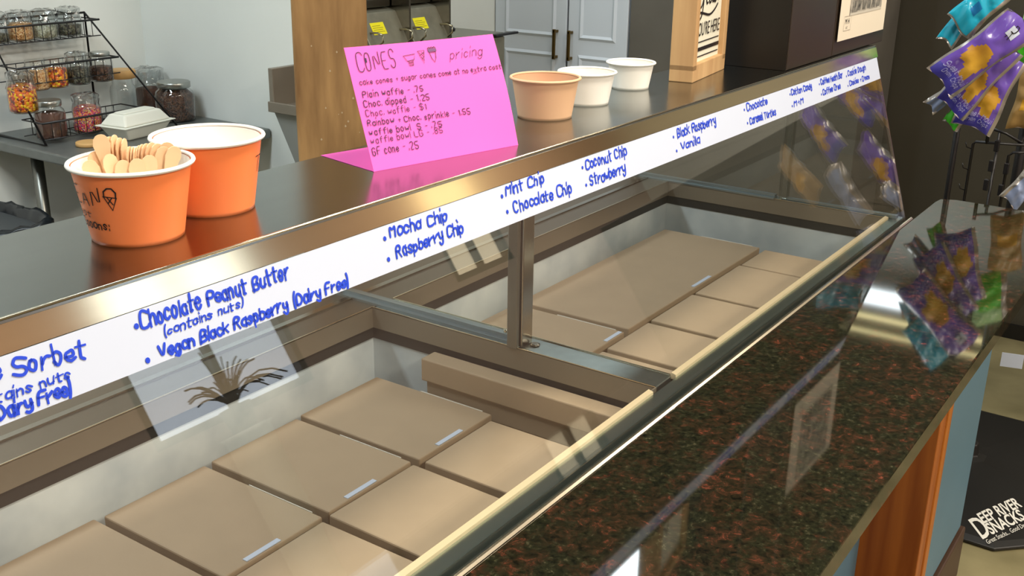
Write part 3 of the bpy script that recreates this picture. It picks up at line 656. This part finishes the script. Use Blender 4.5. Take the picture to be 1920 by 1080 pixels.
for x, f, fh, l, tp in ((2.075, NUT, .6, 'small jar of pale nuts on the middle tier of the rack', 'none'), (2.145, ORM, .62, 'small jar of orange and yellow sweets on the middle tier', 'none'), (2.232, GRN, .55, 'film covered jar of grey cookie crumbs on the middle tier', 'wrap'), (2.325, BRN, .5, 'open jar of chocolate pieces at the right end of the middle tier', 'metal')):
    jar(l, (x, yt - .02, zt2 - .028), .041, .100, f, fh, tp, wrap_seed=int(x * 900))
y, z = slope(.02); zb1 = z + .014; yt = y + .057
jar('jar of cocoa brown topping with a silver screw lid on the bottom tier', (2.055, yt, zb1 - .012), .050, .128, CHO, .68, 'metal')
jar('jar of pink and red rainbow sprinkles under film on the bottom tier', (2.195, yt, zb1 - .012), .048, .124, RNB, .72, 'wrap', wrap_seed=8)
jar('jar of bright orange and yellow candy with film, left of the cocoa jar', (2.000, 3.34, 1.000), .047, .125, ORM, .72, 'wrap', wrap_seed=5)
jar('glass jar with a round pale wooden lid beside the rack', (2.447, 3.425, TZ), .047, .158, ORM, .12, 'wood')
jar('wide jar of dark chocolate chips with a grey metal lid beside the white box', (2.55, 3.265, TZ), .071, .142, BRN, .80, 'metal')
jar('film topped jar of brown topping behind the big metal lid jar', (2.592, 3.458, TZ), .055, .160, CHO, .58, 'wrap', wrap_seed=11)
tag(MB().lathe([(.036, 0), (.04, .002), (.04, .012), (.038, .014)], n=40).obj('round_wooden_lid', mat('bamboo', (206, 162, 102), .5), loc=(2.085, 3.135, TZ)), 'loose round pale wooden jar lid lying on the table', 'lid')
tag(MB().lathe([(.014, 0), (.015, .004), (.015, .022), (.012, .026)], n=20).obj('red_cap', mat('red_plastic', (190, 24, 26), .4), loc=(2.165, 3.30, TZ + .016)), 'small red cap between the cocoa and sprinkle jars', 'cap')

# white foam box: tapered tray and hinged lid
fb = thing('takeout_box', 'white pulp clamshell takeout box on the table behind the orange tubs', 'box', (2.285, 3.145, TZ), D(0))
def frustum(hx0, hy0, z0, hx1, hy1, z1, yo=0):
    return [(-hx0, -hy0, z0), (hx0, -hy0, z0), (hx0, hy0, z0), (-hx0, hy0, z0), (-hx1, -hy1 + yo, z1), (hx1, -hy1 + yo, z1), (hx1, hy1 + yo, z1), (-hx1, hy1 + yo, z1)]
FF = [(3, 2, 1, 0), (4, 5, 6, 7), (0, 1, 5, 4), (1, 2, 6, 5), (2, 3, 7, 6), (3, 0, 4, 7)]
PULP = mat('white_pulp', (226, 226, 214), .65)
MB().add(frustum(.080, .042, 0, .108, .062, .045), FF).obj('tray', PULP, fb, bevel=.006)
MB().add(frustum(.118, .070, .0452, .118, .070, .049), FF).obj('rim', PULP, fb, bevel=.002)
MB().add(frustum(.106, .060, .0492, .082, .036, .086), FF).add(frustum(.076, .030, .086, .070, .024, .090), FF).obj('lid', PULP, fb, bevel=.006)
fb.rotation_euler = (0, 0, D(8))

# bin with a black bag
bn = thing('trash_bin', 'dark rubbish bin lined with a shiny black bag below the table', 'bin', (1.61, 3.19, 0), D(0))
MB().add(frustum(.19, .15, 0, .24, .20, .70), FF).obj('bin_body', mat('grey_plastic', (60, 64, 66), .5), bn, bevel=.01)
rn = random.Random(4); n = 60; rings = []; BAG = mat('black_bag', (26, 30, 34), .25)
def rr(hx, hy, a):
    c_, s_ = math.cos(a), math.sin(a); k = 1 / ((abs(c_) ** 5 + abs(s_) ** 5) ** .2); return hx * c_ * k, hy * s_ * k
for hx, hy, z_ in ((.247, .207, .56), (.255, .215, .66), (.262, .222, .72), (.250, .210, .735), (.235, .195, .725), (.22, .18, .64), (.20, .16, .50)):
    for i in range(n):
        x, y = rr(hx + rn.uniform(-.006, .006), hy + rn.uniform(-.006, .006), 2 * PI * i / n); rings.append((x, y, z_ + rn.uniform(-.007, .007)))
fs = [(j * n + i, j * n + (i + 1) % n, (j + 1) * n + (i + 1) % n, (j + 1) * n + i) for j in range(6) for i in range(n)]
MB().add(rings, fs + [tuple(6 * n + i for i in range(n))], 0, True).obj('bin_liner', BAG, bn)

# steel hand sink on the back wall, beside the pillar
sk = thing('hand_sink', 'small stainless wall sink seen left of the timber pillar', 'sink', (2.655, 2.60, .015))
S2 = mat('sink_steel', (150, 142, 130), .42, .7)
MB().box(-.012, 0, -.20, .125, .99, 1.145).obj('backsplash', S2, sk)
MB().box(-.14, -.012, .105, .125, 1.0, 1.13).box(-.14, -.012, -.20, .105, .99, 1.005).box(-.15, -.14, -.20, .125, .985, 1.02).obj('basin', S2, sk, bevel=.002)
MB().add([(-.13, -.20, .98), (-.13, .115, .98), (0, .115, .98), (0, -.20, .98), (-.02, -.20, .55), (-.02, .02, .55), (0, .02, .55), (0, -.20, .55)], [(0, 1, 2, 3), (0, 4, 5, 1), (1, 5, 6, 2), (0, 3, 7, 4), (4, 7, 6, 5)]).obj('skirt', mat('skirt_steel', (150, 153, 150), .5, 0), sk)
MB().lathe([(.006, 0), (.006, .008)], n=10).obj('screw', STEEL_BRIGHT, sk, loc=(-.02, .05, 1.06))

# fryers on a dark cooker
ck = thing('cooking_stand', 'dark steel cooking stand behind the pink sign with a black knob and bar', 'appliance', (0, 0, 0))
DS = mat('dark_steel', (142, 138, 120), .42, .5, noise=20, amt=.2)
boxm(2.98, 3.86, 2.70, 2.98, .0, 1.135).obj('stand_body', DS, ck, bevel=.006)
boxm(2.98, 3.50, 2.69, 2.98, 1.136, 1.15).obj('stand_top', BLACKM, ck, bevel=.004)
boxm(3.505, 3.88, 2.72, 2.98, 1.136, 1.148).obj('side_top', mat('side_steel', (150, 150, 140), .35, .9), ck, bevel=.003)
MB().box(3.78, 3.95, 2.69, 2.715, 1.138, 1.148).obj('black_bar', BLACKM, ck, bevel=.003)
MB().lathe([(.012, 0), (.012, .022), (.026, .026), (.028, .036), (.022, .042)], n=24).obj('black_knob', BLACKM, ck, loc=(3.57, 2.78, 1.148))
for i, x in enumerate((2.985, 3.235)):
    fr = thing('deep_fryer', ['left steel deep fryer half hidden by the timber pillar', 'right steel deep fryer with its whole yellow label in view'][i], 'fryer', (x + .05, 2.725, 1.153))
    W_, D_, H_ = .222, .235, .160
    # open tank with a sloping front
    MB().add([(0, .0, 0), (W_, .0, 0), (W_, D_, 0), (0, D_, 0), (0, .07, .125), (W_, .07, .125), (W_, D_, H_), (0, D_, H_)], FF).obj('tank', DS, fr, bevel=.004)
    MB().box(.01, W_ - .01, .09, D_ - .01, H_ - .02, H_ + .012).obj('hinged_cover', mat('fryer_cover', (120, 118, 108), .3, 1), fr, bevel=.004)
    MB().box(.06, .12, .10, .16, H_ + .012, H_ + .034).box(.14, .17, .12, .2, H_ + .012, H_ + .024).obj('basket_grip', BLACKM, fr, bevel=.004)
    # yellow label on the sloping face
    d_ = V3((0, .07, .125)).normalized(); nn_ = V3((0, -d_.z, d_.y))
    lab = slab(V3((.045, 0, 0)) + d_ * .055 + nn_ * .0012, (1, 0, 0), d_, nn_, .075, .048, .001).obj('warning_label', mat('yellow_label', (236, 224, 20), .5), fr)
    for k in range(4):
        slab(V3((.052, 0, 0)) + d_ * (.065 + .008 * k) + nn_ * .0018, (1, 0, 0), d_, nn_, (.06, .052, .058, .045)[k], .0018, .0002).obj('print_line', mat('label_print', (150, 140, 20), .5), lab)
    for xx in (.03, .20):
        MB().tube([V3((xx, -.005, .01)), V3((xx, -.03, .03)), V3((xx, -.028, .055)), V3((xx, .0, .06)), V3((xx, .035, .058))], .004, 8).obj('wire_handle', mat('handle_wire', (190, 180, 150), .3, 1), fr)
    MB().box(W_ - .004, W_ + .006, .0, D_, 0, H_ + .01).obj('side_rail', STEEL, fr)

# white cabinet
cw = thing('white_cabinet', 'tall white two door cabinet with brass handles at the back', 'cabinet', (4.2, 2.29, 0))
boxm(.022, .55, 0, .705, .0, 2.1).obj('carcass', CABW, cw)
def door(y0, y1, hy):
    d = MB().box(0, .02, y0, y1, .10, 2.08).obj('door', CABW, cw, bevel=.003)
    for z0_, z1_ in ((.18, 1.035), (1.10, 1.98)):
        o = MB(); t_ = .012; a_, b_ = y0 + .055, y1 - .055
        o.add([(0, a_, z0_), (0, b_, z0_), (0, b_, z1_), (0, a_, z1_), (-.007, a_ + t_, z0_ + t_), (-.007, b_ - t_, z0_ + t_), (-.007, b_ - t_, z1_ - t_), (-.007, a_ + t_, z1_ - t_),
               (-.0005, a_ + 2 * t_, z0_ + 2 * t_), (-.0005, b_ - 2 * t_, z0_ + 2 * t_), (-.0005, b_ - 2 * t_, z1_ - 2 * t_), (-.0005, a_ + 2 * t_, z1_ - 2 * t_)],
              [(i, (i + 1) % 4, 4 + (i + 1) % 4, 4 + i) for i in range(4)] + [(4 + i, 4 + (i + 1) % 4, 8 + (i + 1) % 4, 8 + i) for i in range(4)] + [(8, 9, 10, 11)])
        o.obj('raised_panel', CABW, d)
    h = MB().box(-.034, -.024, hy - .007, hy + .007, 1.008, 1.142).box(-.034, 0, hy - .006, hy + .006, 1.012, 1.024).box(-.034, 0, hy - .006, hy + .006, 1.126, 1.138)
    h.obj('handle', BRASS, d, bevel=.002)
door(0, .302, .280); door(.312, .705, .358)
boxm(.012, .022, .302, .312, .1, 2.08).obj('door_gap', BLACKPANEL, cw)

# dark cooler across the back right
fg = thing('dark_fridge', 'dark grey fridge side between the white cabinet and the framed sign', 'fridge', (4.2, 1.25, 0))
boxm(0, .38, 0, 1.03, .06, 1.95).obj('fridge_body', mat('dark_steel_door', (112, 108, 100), .45, .3, noise=5, amt=.15), fg, bevel=.004)
boxm(.02, .36, .02, 1.01, 0, .06).obj('fridge_base', BLACKPANEL, fg)
dk = thing('dark_cooler', 'wide dark grey cooler front behind the snack rack', 'cooler', (4.6, -1.5, 0))
MB().box(0, .6, 0, 3.2, 0, 1.40).obj('cooler_body', DARKWALL, dk, bevel=.004)
boxm(-.004, 0, 1.2, 1.21, .05, 1.38).obj('door_seam', BLACKPANEL, dk)
boxm(-.02, 0, .0, 3.2, .0, .06).obj('kick_strip', BLACKPANEL, dk)
# ================================================================ SNACK RACK
sr = thing('snack_rack', 'black wire spinner rack for snack bags on a wide black base', 'rack', (0, 0, 0))
PX, PY = 3.32, .515
n8 = 8; a0 = D(202)
base = MB().lathe([(.47, 0), (.485, .004), (.485, .012), (.46, .020), (.06, .052), (.035, .060), (.030, .095), (.017, .10)], (PX, PY, 0), 8, a0=a0)
for k in range(len(base.sm)): base.sm[k] = False
bse = base.obj('base_plate', mat('black_plastic', (30, 29, 27), .42), sr, bevel=.003)
MB().tube([(PX, PY, .08), (PX, PY, 1.72)], .0135, 14).obj('pole', BLACKM, sr)
fr_ = MB()
rX = 3.2
fr_.tube([(rX, .670, .30), (rX, .670, 1.5)], .0085, 10)
fr_.obj('side_pole', BLACKM, sr)
MB().tube([(rX, .67, 1.46), (PX, PY, 1.46)], .005).tube([(rX, .67, .32), (PX, PY, .32)], .005).obj('arm', BLACKM, sr)
def wire(pts, r=.0035): return MB().tube(pts, r, 6).obj('wire', BLACKM, sr)
wire([(rX, .622, .45), (rX, .622, 1.055), (rX, .616, 1.062), (rX, .475, 1.070)], .004)
wire([(rX, .558, .45), (rX, .558, 1.095)], .004)
wire([(rX, .525, .45), (rX, .525, 1.035), (rX, .515, 1.045), (rX, .48, 1.05)], .004)
wire([(rX, .587, 1.06), (rX, .587, 1.12)], .005)
wire([(rX, .585, 1.105), (rX, .540, 1.095), (rX, .50, 1.075), (PX, PY, 1.07)], .004)
for y, z_ in ((.563, 1.002), (.568, .947), (.523, 1.0), (.528, .938), (.557, 1.06)):
    MB().box(rX - .016, rX - .004, y - .006, y + .007, z_ - .016, z_ + .016).obj('bag_clip', BLACKM, sr, bevel=.002)
for z_ in (1.04, .98, .92): wire([(rX, .622, z_), (rX - .02, .634, z_ + .008), (rX - .025, .637, z_ + .022)], .0016)
# low display tier seen beyond the counter edge
MB().box(3.35, 3.95, .25, .62, .615, .625).obj('lower_tray', BLACKM, sr)
for y in (.30, .40, .50): wire([(3.3, y, .63), (3.3, y, .86)], .003)
# base lettering: towards the camera on the front-right facet
UPB = V3((.0, 0, 1))
ax = V3((.906, -.423, 0)).normalized(); ay = V3((.78, .63, 0)).normalized()
slopev = V3((ay.x, ay.y, .08)).normalized()
WHI = mat('white_print', (222, 220, 210), .5)
bo = V3((2.884, .371, .0255))
def ztilt(ob):
    for v in ob.data.vertices:
        r = math.hypot(v.co.x - PX, v.co.y - PY); fa = None
        # height of the octagonal facet under the point
        best = 0
        for k in range(8):
            am = a0 + PI / 8 + k * PI / 4; dd = (v.co.x - PX) * math.cos(am) + (v.co.y - PY) * math.sin(am); best = max(best, dd)
        ri, ro = .06 * math.cos(PI / 8), .46 * math.cos(PI / 8); v.co.z = .0215 + (.052 - .020) * (ro - best) / (ro - ri)
for txt, size, off in (('D', .128, (0, 0)), ('EEP RIVER', .064, (.042, .050)), ('SNACKS', .066, (.042, .0)), ('Great Snacks... Good Deeds', .026, (.008, -.026))):
    o_ = bo + ax * off[0] + ay * off[1]
    ztilt(font_mesh('lettering', txt, size, WHI, bse, o_, ax, ay, (0, 0, 1), sx=.50 if txt == 'D' else .62, bold=.0016 if size > .03 else 0))

# dotted decoration band round the base edge
dots = MB()
for k in range(34):
    a_ = D(150) - k * D(2.0); r = .40 + (.012 if k % 2 else 0); x, y = PX + r * math.cos(a_), PY + r * math.sin(a_); s = .006
    dots.add([(x - s, y - s, 0), (x + s, y - s, 0), (x + s, y + s, 0), (x - s, y + s, 0)], [(0, 1, 2, 3)])
dd_ = dots.obj('printed_border', mat('grey_print', (120, 120, 112), .5), bse, fix=False); ztilt(dd_)

# snack bags: pillow shape with crimped ends
def bag(label, c, ln, wd, ang, patt, seed, yaw=0, tilt=0, puff=.028, name='chip_bag', logo=True, group=None):
    rn = random.Random(seed); nu, nv = 22, 32
    r = V3((.30, -.954, 0)); up = V3((0, 0, 1)); nrm = V3((-.954, -.30, 0))
    r = (r + nrm * yaw).normalized(); nrm = r.cross(up) if r.cross(up).x < 0 else -r.cross(up)
    up = (up + nrm * tilt).normalized(); nrm = (nrm - up * nrm.dot(up)).normalized()
    ca, sa = math.cos(ang), math.sin(ang); L_ = r * ca + up * sa; Wv = r * sa - up * ca      # L along the bag, W across
    t = thing(name, label, 'snack bag', c, 0, group)
    wob = [rn.uniform(-1, 1) for _ in range(8)]
    def P(u, v, side):
        uu, vv = u * 2 - 1, v * 2 - 1
        th = puff * (max(0, 1 - abs(vv) ** 2.2) ** .75) * (max(0, 1 - abs(uu) ** 2.4) ** .6)
        cr = .0035 * math.sin(v * 23 + wob[0] * 3 + u * 4) * (1 - abs(vv)) + .0042 * math.sin(u * 14 + v * 6 + wob[1] * 3) * (1 - vv * vv * .6) * (abs(vv) > .35)
        wk = 1 - .07 * (1 - vv * vv) + .04 * math.sin(v * 9 + wob[2])
        return L_ * (vv * ln / 2 + .006 * math.sin(u * 5 + wob[3])) + Wv * (uu * wd / 2 * wk) + nrm * side * (th + (cr if 0.02 < u < .98 else 0)) + nrm * .006 * wob[4] * vv * uu
    cols = ['a', 'b', 'c', 'd']; mb = MB(); vs = []; fs = []; mi = []
    for sd in (1, -1):
        k0 = len(vs)
        for j in range(nv + 1):
            for i in range(nu + 1): vs.append(P(i / nu, j / nv, sd))
        for j in range(nv):
            for i in range(nu):
                q_ = (k0 + j * (nu + 1) + i, k0 + j * (nu + 1) + i + 1, k0 + (j + 1) * (nu + 1) + i + 1, k0 + (j + 1) * (nu + 1) + i)
                fs.append(q_ if sd > 0 else q_[::-1]); mi.append(patt(( i + .5) / nu, (j + .5) / nv) if sd > 0 else 3)
    for f_, m_ in zip(fs, mi): pass
    mb.v = [tuple(v) for v in vs]; mb.f = [list(f_) for f_ in fs]; mb.mi = mi; mb.sm = [True] * len(fs)
    o = mb.obj('bag_body', BAGM[patt], t)
    front = lambda a, b, l: P(a, b, 1) + nrm * (l + .0006)
    if logo:
        # white tile with a dark R, and a faint line of script at the foot
        lg = MB(); s_ = .075
        for A, B_ in (((.40, .795), (.66, .905)),):
            n_ = 4; vv_ = [front(A[0] + (B_[0] - A[0]) * i / n_, A[1] + (B_[1] - A[1]) * j / n_, .0006) for j in range(n_ + 1) for i in range(n_ + 1)]
            lg.add(vv_, [(j * 5 + i, j * 5 + i + 1, j * 5 + i + 6, j * 5 + i + 5) for j in range(n_) for i in range(n_)])
        lg.obj('logo_tile', WHITE_STRIP, o, fix=False)
        def lf(a, b, l): return front(.53 + (b) * .5, .85 - a, l + .0012)     # letters run along the bag width
        st, W = text_strokes('R', 0, 0, 0)
        draw('logo_letter', [[((a - 2) * .014, (b - 3) * .032) for a, b in q_] for q_ in st], lambda a, b, l: front(.53 + a * 1.7, .85 + b * .8, l + .0012), .016, BLACK_INK, o)
        st, W = text_strokes('Sweet Maui', .2, .2, 1)
        draw('script_print', [[(.14 + a / W * .72, .155 + b * .012) for a, b in q_] for q_ in st], lambda a, b, l: front(a, b, l + .0006), .012, mat('pale_print', (170, 170, 226), .5), o)
        st, W = text_strokes('Onion Chips', .2, .2, 1)
        draw('script_print', [[(.24 + a / W * .58, .085 + b * .009) for a, b in q_] for q_ in st], lambda a, b, l: front(a, b, l + .0006), .010, mat('pale_print', (170, 170, 226), .5), o)
    return t
FOIL = mat('silver_foil', (176, 170, 164), .3, .7)
def p_purple(u, v):
    if u > .90 or u < .03: return 3
    x, y = (u - .50) / .34, (v - .44) / .155
    if x * x + y * y < 1 + .18 * math.sin(7 * math.atan2(y, x)): return 1
    if .52 < u < .78 and .20 < v < .36: return 1
    if v < .16: return 2
    return 0
def p_teal(u, v): return 3 if u > .86 or v < .03 else (1 if .3 < u < .6 and .3 < v < .5 else 0)
def p_green(u, v): return 3 if u > .8 else (1 if v > .7 else 0)
def p_grey(u, v): return 3 if (u < .2 or v > .9) else 0
def p_tan(u, v): return 1 if .3 < v < .5 and .2 < u < .8 else 0
PUR = mat('purple_foil', (104, 76, 176), .28, coat=.3); CHIPY = mat('chip_print', (204, 158, 52), .35, noise=18, col2=(160, 110, 30)); BLU = mat('blue_foil', (72, 66, 172), .3, coat=.3)
BAGM = {p_purple: [PUR, CHIPY, BLU, FOIL], p_teal: [mat('teal_foil', (24, 164, 196), .3, coat=.3), mat('teal_dark', (20, 110, 170), .3), BLU, FOIL], p_green: [mat('green_foil', (70, 190, 40), .35), mat('pale_green', (170, 210, 150), .35), BLU, FOIL],
        p_grey: [mat('slate_foil', (132, 146, 180), .35), CHIPY, BLU, FOIL], p_tan: [mat('tan_foil', (150, 120, 70), .4), CHIPY, BLU, FOIL]}
# long axis angle: measured from picture right, pointing to the hung (upper) end
bag('lowest purple chip bag, hanging steeply with its silver back seam to the right', (3.06, .578, 1.222), .205, .110, D(74), p_purple, 2, yaw=.15)
bag('middle purple chip bag, tucked between two other purple bags', (3.02, .600, 1.268), .215, .098, D(57), p_purple, 3, yaw=.1, puff=.022)
bag('upper purple chip bag with yellow chips and script at its lower left end', (2.955, .592, 1.334), .235, .104, D(44), p_purple, 4, yaw=.05, tilt=.12, puff=.026)
bag('teal snack bag at the very top, cut off by the picture edge', (3.02, .622, 1.447), .150, .085, D(50), p_teal, 5, logo=False, puff=.02)
bag('thin teal and silver bag hanging behind the upper purple bag', (3.05, .668, 1.41), .15, .05, D(62), p_teal, 6, logo=False, puff=.012)
bag('slate grey bag tip sticking out left of the middle purple bag', (3.06, .672, 1.212), .13, .045, D(42), p_grey, 7, logo=False, puff=.012)
bag('bright green bag corner poking out below the middle purple bag', (3.08, .640, 1.175), .12, .05, D(66), p_green, 8, logo=False, puff=.012)
bag('green snack bag at the right edge of the picture', (3.25, .518, 1.36), .16, .10, D(80), p_green, 9, logo=False, puff=.03)
bag('dull tan snack bag at the right edge, under the green one', (3.25, .500, 1.185), .17, .09, D(84), p_tan, 10, logo=False, puff=.03)
bag('pale grey bag tip at the right edge, level with the wire clips', (3.10, .455, .985), .13, .06, D(58), p_grey, 11, logo=False, puff=.014)
for k_, (yy, zz, an, pt_) in enumerate(((.36, 1.33, 60, p_purple), (.22, 1.28, 75, p_purple), (.34, 1.10, 70, p_purple), (.20, 1.06, 80, p_grey), (.08, 1.18, 66, p_tan))):
    bag(['purple bag', 'second purple bag', 'lower purple bag', 'grey bag', 'tan bag'][k_] + ' on the far side of the rack, mirrored in guard glass', (3.42, yy, zz), .20, .12, D(an), pt_, 20 + k_, yaw=-.35, logo=False, puff=.02)
# price tag beyond the counter end
pt = tag(slab((2.95, .415, .515), V3((.25, -.96, 0)).normalized(), (0, 0, 1), (-.96, -.25, 0), .055, .04, .001).obj('price_tag', WHITE_STRIP), 'small white price tag hanging just past the counter end', 'tag')

# spiky plant on a white stand in front of the shop window (seen mirrored in the guard glass)
pt2 = thing('potted_plant', 'spiky dark potted plant on a white stand by the front window', 'plant', (3.42, -3.3, 0))
MB().lathe([(.10, 0), (.12, .02), (.13, 1.30), (.15, 1.32)], n=24).obj('stand', WHITE_CUP, pt2)
MB().lathe([(.07, 1.32), (.09, 1.46), (.075, 1.46)], n=24).obj('pot', mat('dark_pot', (60, 62, 58), .5), pt2)
lf_ = MB(); rn = random.Random(12)
for k in range(34):
    a_ = rn.uniform(0, 2 * PI); l_ = rn.uniform(.2, .38); e = rn.uniform(.2, 1.1); pts = []
    for j in range(6):
        t_ = j / 5; pts.append((math.cos(a_) * l_ * t_ * e, math.sin(a_) * l_ * t_ * e * .5, 1.45 + l_ * (t_ * 1.2 - t_ * t_ * e)))
    lf_.tube(pts, .005, 4)
lf_.obj('leaves', mat('dark_leaf', (34, 40, 26), .5), pt2)
